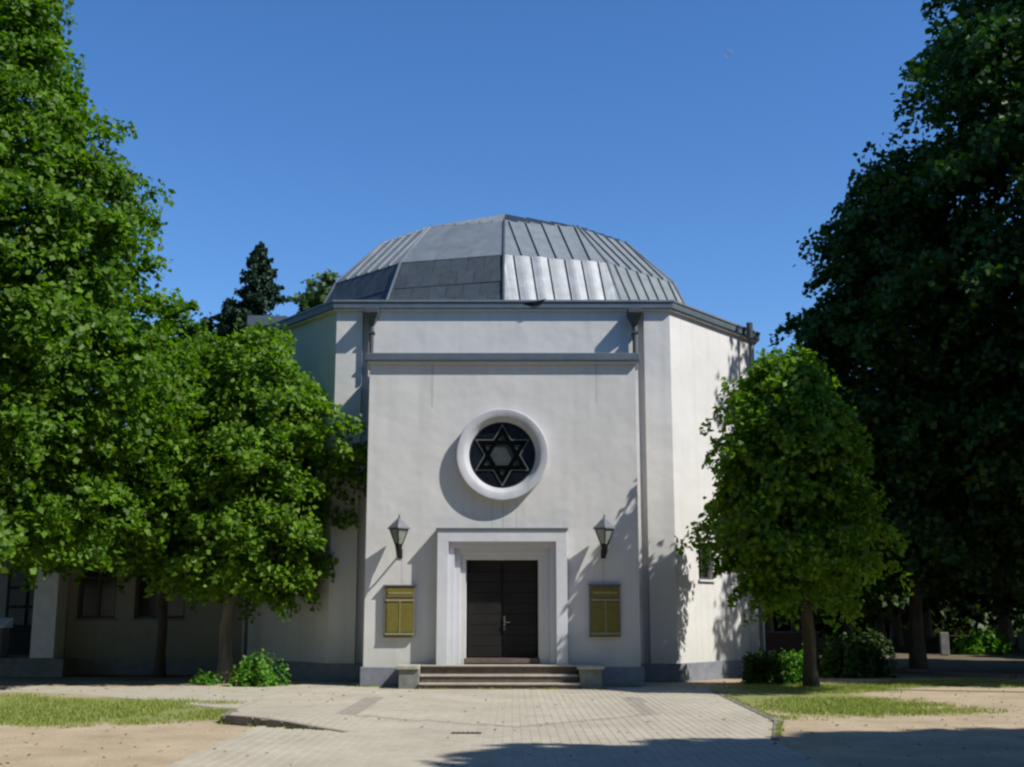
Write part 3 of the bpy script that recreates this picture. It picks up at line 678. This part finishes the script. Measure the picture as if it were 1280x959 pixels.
# kerb by the far path, pale stones among the trees
pk = [(10.7,33.6),(11.3,31.6),(12.4,30.3),(14.2,29.5),(17,29.2)]
kb = tag(MB().box(10.6,10.8,33.6,33.9,-.05,.08).build('kerb', M['stone']), kind='structure')
for i in range(len(pk)-1):
    a, b = Vector(pk[i]), Vector(pk[i+1]); n = max(2, round((b-a).length/.8))
    for k in range(n):
        p0 = a+(b-a)*(k/n); p1 = a+(b-a)*((k+1)/n-.012); d = (p1-p0).normalized(); nn = Vector((-d.y,d.x))*.06
        MB().prism([tuple(p0-nn),tuple(p1-nn),tuple(p1+nn),tuple(p0+nn)], -.05, .075+random.uniform(0,.012)).build('kerb_stone', M['stone'], kb)
for x, y, h, lb_ in ((16.2,46,.85,'pale upright stone just right of the thick dark trunk'),(20.5,52,1.1,'pale upright stone above the shaded hedge far off, left one of a pair'),(21.6,52,.8,'smaller pale upright stone of the pair above the shaded hedge')):
    o = MB().box(-.17,.17,-.07,.07,0,h).build('upright_stone', M['stone'], None, (x,y,0), bevel=.04); tag(o, lb_, 'stone', 'upright stones among the trees')

# ---------------------------------------------------------------- trees
rng = np.random.default_rng(11)
def leaves_mesh(name, C, A, size, mat, rng, droop=.25, up=.55, jit=.55):
    """C: leaf positions (n,3); A: outward directions; a folded four-cornered blade for each."""
    n = len(C)
    nr = np.array([0,0,1.])*up + A*.45 + rng.normal(0, jit, (n,3)); nr /= np.linalg.norm(nr, axis=1, keepdims=True)
    ax = A*.6 + rng.normal(0, .6, (n,3)) + np.array([0,0,-droop])
    ax -= nr*(ax*nr).sum(1, keepdims=True); ax /= np.linalg.norm(ax, axis=1, keepdims=True)
    sd = np.cross(nr, ax)
    s = (size*rng.uniform(.65, 1.25, n))[:, None]
    v = np.empty((n,4,3), np.float32)
    v[:,0] = C-ax*s*.55; v[:,2] = C+ax*s*.6-nr*s*.12
    v[:,1] = C+sd*s*.46-ax*s*.05+nr*s*.12; v[:,3] = C-sd*s*.46-ax*s*.05+nr*s*.12
    me = bpy.data.meshes.new(name)
    me.vertices.add(n*4); me.vertices.foreach_set('co', v.ravel())
    me.loops.add(n*4); me.loops.foreach_set('vertex_index', np.arange(n*4, dtype=np.int32))
    me.polygons.add(n); me.polygons.foreach_set('loop_start', np.arange(0, n*4, 4, dtype=np.int32))
    me.update(calc_edges=True); me.materials.append(mat)
    return me
def crown_points(prof, off, sprays, per, rng, lobes=.22, spray=.9, shell=.45, droop=.35, tier=0.0, freq=2.1):
    """prof: [(z, radius)...]; sprays of leaves reaching outward and drooping, denser near the outline, with lobes and gaps."""
    zs = np.array([p[0] for p in prof]); rs = np.array([p[1] for p in prof])
    zz = rng.uniform(zs[0], zs[-1], sprays*4); rr = np.interp(zz, zs, rs)
    keep = rng.random(len(zz)) < rr/rs.max(); zz, rr = zz[keep][:sprays], rr[keep][:sprays]; n = len(zz)
    th = rng.uniform(0, 2*np.pi, n)
    ph = rng.uniform(0, 2*np.pi, 8); lob = np.zeros(n)
    for k in range(8): lob += np.sin((k%4+2)*th + ph[k] + zz*(1.1+.5*k))*(1/(1+.3*k))
    rr = rr*(1+lobes*lob/2.2)
    rr = rr*(1+tier*np.sin(zz*freq+ph[0]+.8*np.sin(th+ph[1])))
    rho = rr*(1-shell*rng.random(n)**1.8)
    base = np.stack([off[0]+rho*np.cos(th), off[1]+rho*np.sin(th), zz], 1)
    out = np.stack([np.cos(th), np.sin(th), rng.normal(.12,.3,n)], 1); out /= np.linalg.norm(out, axis=1, keepdims=True)
    t = rng.random((n, per))**.8
    L = spray*rng.uniform(.6, 1.25, n)
    side = np.cross(out, [0,0,1.]); side /= np.linalg.norm(side, axis=1, keepdims=True)
    P = base[:,None,:] + out[:,None,:]*((t-.45)*L[:,None])[:,:,None]
    P += side[:,None,:]*(rng.normal(0,.26,(n,per))*L[:,None]*(1.1-t*.7))[:,:,None]
    P[:,:,2] += rng.normal(0,.09,(n,per))*L[:,None] - droop*L[:,None]*t**2
    A = np.repeat(out[:,None,:], per, 1)
    return P.reshape(-1,3), A.reshape(-1,3)
def trunk_mb(h, r0, r1, lean=(0,0), flare=1.18, seed=0, seg=14):
    rg = random.Random(seed); pts = []; rad = []
    n = 12
    for k in range(n+1):
        t = k/n; z = -.1+t*h
        pts.append((lean[0]*t+rg.uniform(-.04,.04)*h*.08*(k > 0), lean[1]*t+rg.uniform(-.04,.04)*h*.08*(k > 0), z))
        rad.append((r0+(r1-r0)*t)*(1+(flare-1)*math.exp(-z*3.5/max(.4,r0*3)))*(1+rg.uniform(-.06,.06)))
    return MB().tube(pts, rad, seg), pts
def tree(name, loc, prof, sprays, per, size, leafm, barkm, trunk_h, r0, label, cat='tree', group=None, off=(0,0), seed=1, lean=(0,0), limbs=7, **kw):
    rg = np.random.default_rng(seed); rn = random.Random(seed)
    t = empty(name, loc, label, cat, group)
    mb, pts = trunk_mb(trunk_h, r0, r0*.28, lean, seed=seed)
    mb.build('trunk', M[barkm], t, smooth=True)
    zs = [p[0] for p in prof]; rs = [p[1] for p in prof]
    for k in range(limbs):
        z = zs[0]+(trunk_h*.9-zs[0])*(k+.3)/limbs; a = rn.uniform(0, 6.28) if k else 0; f = z/trunk_h
        s = Vector((lean[0]*f, lean[1]*f, z-.1)); rr = float(np.interp(z+1, zs, rs))*.72
        e = Vector((off[0]+rr*math.cos(a), off[1]+rr*math.sin(a), z+rn.uniform(.5,1.3)))
        mid = (s+e)/2+Vector((0,0,rn.uniform(.0,.35)))
        MB().tube([s, mid, e], [r0*.32, r0*.2, r0*.06], 7).build('limb', M[barkm], t, smooth=True)
    P, A = crown_points(prof, off, sprays, per, rg, **kw)
    me = leaves_mesh('crown', P, A, size, M[leafm], rg)
    tag(link('crown', me, t), kind='stuff')
    return t
# big linden on the left
tree('linden_tree', (-11.65,26,0), [(2.8,2.9),(3.8,4.0),(5.5,4.1),(7.5,3.9),(9.5,3.45),(12,2.5),(14,1.35),(16.5,.6),(18,.2)], 1900, 84, .138, 'leaf', 'bark', 16, .26,
     'tall dense linden in full sun filling the left edge of the picture', off=(0,-.5), seed=3, spray=1.25, shell=.62, lobes=.2)
tree('linden_tree', (-6.55,28.0,0), [(2.0,.9),(2.7,1.7),(4,2.2),(5.5,2.1),(6.8,1.5),(7.7,.9),(8.3,.25)], 560, 84, .128, 'leaf_warm', 'bark_grey', 7.4, .16,
     'small sunlit linden with a pale grey trunk in front of the left canted wall', off=(.35,0), seed=5, spray=1.05, shell=.5, lean=(.2,0), lobes=.34)
tree('linden_tree', (-8.75,30.6,0), [(2.8,.7),(3.6,1.15),(5,1.4),(7,1.3),(8.8,.8),(9.6,.25)], 330, 80, .135, 'leaf', 'bark', 8, .13,
     'shaded young linden standing between the tall linden and the small sunlit one', seed=8, spray=.95, shell=.55, lobes=.3)
# small linden on the right, the dark ones beside and behind it
tree('linden_tree', (6.40,26.4,.0), [(2.0,.6),(2.5,1.15),(3.4,1.42),(5.0,1.36),(6.0,1.1),(6.8,.75),(7.35,.25)], 430, 84, .125, 'leaf_warm', 'bark', 6.5, .15,  # brighter leaf colour stands in for sun the leaning linden blocks
     'small linden beside the bright right wall, its trunk above a clipped bush', off=(-.45,-.75), seed=33, spray=1.1, shell=.6, lean=(-.15,-.1), lobes=.28, droop=.5, tier=.14, freq=2.6)
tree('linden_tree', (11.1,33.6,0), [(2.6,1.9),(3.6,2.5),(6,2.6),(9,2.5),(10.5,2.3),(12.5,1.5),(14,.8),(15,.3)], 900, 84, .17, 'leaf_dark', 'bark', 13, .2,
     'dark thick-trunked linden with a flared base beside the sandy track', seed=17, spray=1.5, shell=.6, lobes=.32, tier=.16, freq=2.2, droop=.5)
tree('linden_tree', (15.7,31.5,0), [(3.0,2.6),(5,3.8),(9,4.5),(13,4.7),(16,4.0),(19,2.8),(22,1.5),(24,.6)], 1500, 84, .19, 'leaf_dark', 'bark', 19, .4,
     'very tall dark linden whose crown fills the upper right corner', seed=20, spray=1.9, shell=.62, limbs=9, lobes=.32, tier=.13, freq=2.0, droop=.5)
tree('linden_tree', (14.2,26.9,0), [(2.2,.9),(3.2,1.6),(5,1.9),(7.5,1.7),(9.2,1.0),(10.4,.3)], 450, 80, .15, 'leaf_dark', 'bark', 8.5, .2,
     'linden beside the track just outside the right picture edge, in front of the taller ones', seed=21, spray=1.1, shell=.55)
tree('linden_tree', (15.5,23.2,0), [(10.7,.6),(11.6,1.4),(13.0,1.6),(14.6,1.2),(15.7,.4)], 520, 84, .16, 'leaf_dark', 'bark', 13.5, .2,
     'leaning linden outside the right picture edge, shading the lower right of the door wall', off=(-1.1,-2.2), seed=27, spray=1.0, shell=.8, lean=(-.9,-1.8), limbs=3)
# lindens outside the frame: the row that shades the foreground, and unseen trees added round the viewer to dim the skylight
rowp = [(2.5,1.2),(4,2.3),(7,2.6),(10,2.2),(12,1.4),(13.2,.4)]
row = tree('row_linden', (15.6,10.2,0), rowp, 620, 40, .24, 'leaf', 'bark', 11, .28, 'linden of the row along the track on the right, casting the foreground shade', group='lindens beside the track', seed=23, spray=1.2)
def more(spots):
    for x, y, sc in spots:
        c = copy_tree(row); c.location = (x,y,0); c.scale = (1,1,sc); c.rotation_euler = (0,0,random.uniform(0,6)); yield c
list(more([(11.4,8.3,1.0),(19.4,10.8,1.0),(13.4,9.2,.99),(10.7,6.7,.97),(17.5,10.6,.98),(23.5,11,1.0),(22.5,29.5,1.5),(25,34,1.5),(27,26.5,1.4),(30,31,1.5)]))
for c in more([(-13,8,1.1),(-15,3,1.2),(-12,-3,1.1),(-8,-9,1.2),(-3,-12,1.2),(3,-11,1.1),(8,-8,1.2),(13,-3,1.1),(17,2,1.0),(22,4,1.1),(-18,12,1.3),(-20,5,1.3),(-17,-5,1.3),(0,-17,1.3),(-9,-15,1.3),(9,-15,1.3),(19,-6,1.2),(-21,17,1.3)]):
    c['label'] = 'unseen linden added outside the picture to dim the skylight'; c['group'] = 'lindens added to dim the skylight'
for x, y, sx, sz in ((5,-3,2.0,1.15),(-6,-2,2.0,1.2),(0,-8,2.0,1.2),(11,-1,1.7,1.1),(-12,13.5,1.4,1.35),(-14,17,1.3,1.4),(-13,4,1.8,1.3)):  # more added crowns, widened to cover open sky
    c = copy_tree(row); c.location = (x,y,0); c.scale = (sx,sx,sz); c.rotation_euler = (0,0,random.uniform(0,6))
    c['label'] = 'unseen linden added outside the picture to dim the skylight'; c['group'] = 'lindens added to dim the skylight'
# trees far behind: a spruce and its neighbours over the left eave
def spruce(loc, h, rbase, label, seed):
    rg = np.random.default_rng(seed); t = empty('spruce_tree', loc, label, 'tree')
    mb, _ = trunk_mb(h, .28, .03, seed=seed); mb.build('trunk', M['bark'], t, smooth=True)
    Ps, As = [], []
    nb = 420
    for k in range(nb):
        z = h*(.12+.88*(k/nb)**.95); r = rbase*(1-z/h)**.8*rg.uniform(.6,1.2)+.12; a = rg.uniform(0,6.28)
        m = int(60+90*r); tt = rg.random(m); d = np.array([math.cos(a), math.sin(a), 0]); s = np.array([-d[1], d[0], 0])
        p = d*(tt*r)[:,None]+s*(rg.normal(0,.16,m)*(1-tt*.6)*r)[:,None]; p[:,2] += z-.35*tt*r+.25*(tt*r)**2/max(r,.3)+rg.normal(0,.08,m)
        Ps.append(p); As.append(np.repeat(d[None]*.8+np.array([[0,0,.3]]), m, 0))
    tag(link('crown', leaves_mesh('crown', np.concatenate(Ps), np.concatenate(As), .17, M['needle'], rg, up=.3), t), kind='stuff')
    return t
spruce((-13.1,60,0), 20.4, 6.2, 'dark spruce with a pointed tip rising behind the left wing', 31)
for x, y, h, lb_, sd in ((-10.8,62,19.2,'pale feathery tree just right of the dark spruce',33),(-9.3,58,18.4,'pale green tree whose tip touches the left rim of the dome',35),(-15.4,61,17.2,'lower leafy tree just left of the dark spruce',37)):
    tree('background_tree', (x,y,0), [(3,1.5),(8,2.4),(13,1.9),(16,1.1),(h,.2)], 520, 34, .3, 'birch' if sd != 37 else 'leaf_far', 'bark', h*.8, .2, lb_, seed=sd, spray=1.2, limbs=3)
# the wood behind on the right
wood_src = tree('wood_tree', (9.6,46,0), [(2.2,2.2),(3.5,3.2),(5.5,3.4),(7.8,2.6),(9.6,1.3),(10.6,.3)], 800, 36, .32, 'leaf_far', 'bark_grey', 9, .24,
     'slim grey trunk among the dark trees right behind the small right linden', group='wood behind the hall', seed=41, spray=1.6, shell=.7, limbs=4)
for k, (x, y, s) in enumerate([(13.5,49,1.0),(15.6,53,1.1),(22.5,50,1.2),(27.5,52,1.3),(33,55,1.5),(13,56,1.1),(18.5,59,1.2),(25,62,1.5),(38,60,1.6),(10.6,53,1.0),(30,66,1.6),(21,70,1.4),(43,50,1.5),(16,68,1.3),(36,75,1.7),(27,80,1.7),(20,84,1.5),(13,80,1.3),(45,70,1.8),(26.5,41,1.0)]):  # the last one is unseen, added to shade the far dark hedge
    c = copy_tree(wood_src); c.location = (x,y,0); c.scale = (s,s,s*random.uniform(.92,1.0)); c.rotation_euler = (0,0,random.uniform(0,6)); c['label'] = 'tree of the dark wood behind the hall, lost among its neighbours'
wl_src = None
for k, (x, y, s) in enumerate([(-24,42,1.0),(-20,48,1.1),(-27,52,1.1),(-31,46,1.1),(-22,58,1.1),(-30,60,1.2)]):
    c = copy_tree(wood_src); c.location = (x,y,0); c.scale = (s,s,s); c.rotation_euler = (0,0,random.uniform(0,6)); c['label'] = 'tree of the far wood to the left, hidden behind the tall linden'; c['group'] = 'wood behind the left wing'
# ---------------------------------------------------------------- shrubs and grass
def shrub(name, loc, rx, ry, h, n, size, mat, label, seed, box=False, stems=9, cat='shrub'):
    rg = np.random.default_rng(seed); rn = random.Random(seed); t = empty(name, loc, label, cat)
    sm = MB()
    for k in range(stems):
        a = rn.uniform(0,6.28); q = rn.uniform(.2,.8)
        sm.tube([(0.1*math.cos(a),.1*math.sin(a),-.03),(rx*q*.6*math.cos(a),ry*q*.6*math.sin(a),h*.5),(rx*q*math.cos(a),ry*q*math.sin(a),h*.92)], [.012,.009,.004], 5)
    sm.build('stem', M['bark'], t)
    if box: P = rg.uniform(-1,1,(n,3))*[rx,ry,h/2]+[0,0,h/2]; P[:,2] += .09*np.sin(P[:,0]*17+seed)*np.sin(P[:,1]*13)+rg.exponential(.035,n)*(P[:,2] > h*.7); P[:,:2] *= (1-.12*(P[:,2:]/h)**2); P[:,2] = np.clip(P[:,2],.03,None)
    else:
        d = rg.normal(0,1,(n,3)); d /= np.linalg.norm(d,axis=1,keepdims=True); d[:,2] = np.abs(d[:,2])
        rr = (1-.5*rg.random(n)**1.5)*(1+.22*np.sin(5*np.arctan2(d[:,1],d[:,0])+seed)+.15*np.sin(9*np.arctan2(d[:,1],d[:,0])))
        P = d*rr[:,None]*[rx,ry,h]; P[:,2] = np.clip(P[:,2]*rg.uniform(.8,1.1,n),.03,None)
    A = P-np.array([0,0,h*.3]); A /= np.linalg.norm(A,axis=1,keepdims=True)
    tag(link('foliage', leaves_mesh('foliage', P, A, size, M[mat], rg), t), kind='stuff')
    return t
shrub('garden_shrub', (-5.55,26.9,0), .55, .4, .62, 1500, .085, 'shrub', 'bright green sunlit shrub at the foot of the left wall', 51)
shrub('garden_shrub', (-6.75,27.3,0), .3, .22, .26, 350, .07, 'shrub', 'tiny yellowish plant by the pale trunk on the left', 52, stems=5)
shrub('clipped_bush', (6.3,27.6,0), .38, .35, .58, 2200, .07, 'shrub', 'bright clipped bush in sun left of the right-hand trunk', 53, box=True)  # one hedge: its sunny and shaded ends painted as two leaf colours
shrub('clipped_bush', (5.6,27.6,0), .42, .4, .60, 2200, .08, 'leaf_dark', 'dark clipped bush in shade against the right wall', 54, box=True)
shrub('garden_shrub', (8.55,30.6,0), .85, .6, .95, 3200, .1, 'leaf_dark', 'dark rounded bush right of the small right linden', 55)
shrub('garden_shrub', (7.85,30.4,0), .3, .3, .98, 500, .09, 'leaf', 'upright green shoots between the right trunk and the dark bush', 56)
shrub('far_hedge', (18.0,47,0), 1.0, .5, .8, 1600, .16, 'shrub', 'sunlit light green hedge far off under the trees on the right', 57, cat='hedge')
shrub('far_hedge', (22,44,0), 3.0, .8, 1.0, 3500, .16, 'leaf_dark', 'dark hedge in shade far off near the right picture edge', 58, cat='hedge')
shrub('garden_shrub', (13.2,46,0), 1.0, .7, .9, 1500, .14, 'leaf_far', 'low dim undergrowth beside the thick dark trunk', 59)

rg_u = np.random.default_rng(77); nu = 60000
Pu = np.stack([rg_u.uniform(5,75,nu), rg_u.uniform(86,93,nu), 7.5*rg_u.random(nu)**1.3],1); Pu[:,1] += .25*(Pu[:,0]-40)*-1*(Pu[:,0] > 40)
tag(link('undergrowth', leaves_mesh('undergrowth', Pu, rg_u.normal(0,.5,(nu,3))+np.array([0,-.6,0]), .55, M['leaf_far'], rg_u)), kind='stuff')
def vnoise(p, sc, seed=5):
    rg = np.random.default_rng(seed); T = rg.random((256,256)); q = p*sc+1000; i = np.floor(q).astype(int); f = q-i; f = f*f*(3-2*f)
    g = lambda a, b: T[(i[:,0]+a) % 256, (i[:,1]+b) % 256]
    return (g(0,0)*(1-f[:,0])+g(1,0)*f[:,0])*(1-f[:,1])+(g(0,1)*(1-f[:,0])+g(1,1)*f[:,0])*f[:,1]
def grass(name, areas, n, seed, mat='blade', lines=()):
    rg = np.random.default_rng(seed); P = []; W = []
    for (ax,ay),(bx,by),m in lines:
        k = rg.random(m); k = k[np.sin(k*23+ax)+np.sin(k*61+by) > .2]; W.append(np.stack([ax+(bx-ax)*k, ay+(by-ay)*k],1)+rg.normal(0,.03,(len(k),2)))
    for cx, cy, rx, ry, share in areas:
        m = int(n*share); a = rg.uniform(0,2*np.pi,m); q = np.sqrt(rg.random(m)); p = np.stack([cx+rx*q*np.cos(a), cy+ry*q*np.sin(a)],1)
        f = vnoise(p, .55)*.5+vnoise(p, 1.5)*.32+vnoise(p, 5)*.18
        P.append(p[rg.random(m) < np.clip((f-.30-.40*q**2)*2.6, 0, 1)])
    p = np.concatenate(P) if P else np.zeros((0,2))
    p = p[[not inside(x, y, PLAZA) for x, y in p]] if len(p) else p
    p = np.concatenate([p]+W); m = len(p)
    h = rg.uniform(.025,.075,m); a = rg.uniform(0,6.28,m); w_ = .008
    v = np.empty((m,3,3), np.float32); dx, dy = np.cos(a)*w_, np.sin(a)*w_
    v[:,0] = np.stack([p[:,0]-dx,p[:,1]-dy,np.zeros(m)],1); v[:,1] = np.stack([p[:,0]+dx,p[:,1]+dy,np.zeros(m)],1)
    v[:,2] = np.stack([p[:,0]+rg.normal(0,.02,m),p[:,1]+rg.normal(0,.02,m),h],1)
    me = bpy.data.meshes.new(name); me.vertices.add(m*3); me.vertices.foreach_set('co', v.ravel())
    me.loops.add(m*3); me.loops.foreach_set('vertex_index', np.arange(m*3,dtype=np.int32))
    me.polygons.add(m); me.polygons.foreach_set('loop_start', np.arange(0,m*3,3,dtype=np.int32)); me.update(calc_edges=True)
    me.materials.append(M[mat]); return tag(link(name, me), kind='stuff')
grass('grass', [(-7.2,19.2,5.2,2.6,.36),(-8.8,21.3,4.8,2.8,.24),(-12.5,22.5,4.2,3.0,.16),(5.7,22.4,2.6,5.2,.26),(7.2,26.6,3.4,2.4,.12),(10,27.8,2.6,1.8,.08)], 300000, 61)

grass('weeds', [], 0, 63, lines=[((-4.1,17.8),(-4.55,20.4),900),((3.32,15.6),(3.9,18.1),900),((3.92,18.1),(4.12,25.1),1800),((-3.3,26.5),(-2.45,26.5),500),((-2.45,25.72),(2.0,25.6),900),((2.0,26.5),(2.9,26.5),500),((-4.3,28.3),(-3.2,28.3),400),((2.9,28.3),(4.0,28.3),400),((-3.33,13),(-3.33,16.3),700),((-2.25,16.42),(-4.1,17.8),500)])
# ---------------------------------------------------------------- the moon, pale in the day sky
def moon():
    m, nt, nd, ln, bs = new_mat('pale_day_moon')
    bs.inputs['Base Color'].default_value = (.35,.36,.38,1); bs.inputs['Roughness'].default_value = 1
    tr = N(nd, 'ShaderNodeBsdfTransparent'); mx = N(nd, 'ShaderNodeMixShader'); mx.inputs[0].default_value = .11
    ln.new(tr.outputs[0], mx.inputs[1]); ln.new(bs.outputs[0], mx.inputs[2]); ln.new(mx.outputs[0], nd['Material Output'].inputs[0])
    Rm = 3.4; mb = MB(); seg = 24
    prof = [(Rm*math.sin(math.pi*k/12), -Rm*math.cos(math.pi*k/12)) for k in range(13)]
    mb.lathe_y(prof, 0, 0, 0, seg)
    D = 900; u, v = (911-640)/1500, (479.5-67)/1500; th = math.atan(286.5/1500)
    o = mb.build('moon', m, None, (D*u, D*(math.cos(th)-v*math.sin(th)), 1.57+D*(math.sin(th)+v*math.cos(th))), smooth=True)
    tag(o, 'faint pale day moon high in the blue sky', 'moon')
moon()

# fallen leaves and twig bits on the sand and paving
rg_l = np.random.default_rng(91); nl = 1100
Pl = np.stack([rg_l.uniform(-13,13,nl), rg_l.uniform(12.5,30,nl), np.full(nl,.008)],1)
Pl = Pl[[not (inside(x, y, PLAZA) and rg_l.random() < .7) and not (abs(x-X0) < 4 and y > 25) for x, y, z in Pl]]; Pl[:,2] += [plaza_z(x, y) if inside(x, y, PLAZA) else 0 for x, y, z in Pl]
me_l = leaves_mesh('leaf_litter', Pl, rg_l.normal(0,1,(len(Pl),3))*[1,1,.05], .05, rough_mat('dry_leaf', (.16,.13,.07), (.30,.25,.14), 9, .9, 0, island=.3), rg_l, droop=0, up=2.5, jit=.25)
tag(link('leaf_litter', me_l), kind='stuff')

# pebbles on the sand
rg_p = np.random.default_rng(95); npb = 5000
Pp = np.stack([rg_p.uniform(-14,14,npb), rg_p.uniform(12.5,28,npb)],1); Pp = np.array([q for q in Pp if not inside(q[0], q[1], PLAZA) and not (abs(q[0]-X0) < 4 and q[1] > 25)])
pbm = MB()
for q in Pp:
    r_ = .006+.016*rg_p.random()**3; a = rg_p.uniform(.7,1.3,6)*r_
    pbm.add([(q[0]+a[0],q[1],0),(q[0],q[1]+a[1],0),(q[0]-a[2],q[1],0),(q[0],q[1]-a[3],0),(q[0]+.2*a[4]-.1*a[0],q[1],a[4]*.7)], [(0,1,4),(1,2,4),(2,3,4),(3,0,4)])
tag(pbm.build('gravel', rough_mat('pebble', (.20,.18,.15), (.38,.34,.28), 20, .9, 0, island=.3)), kind='stuff')
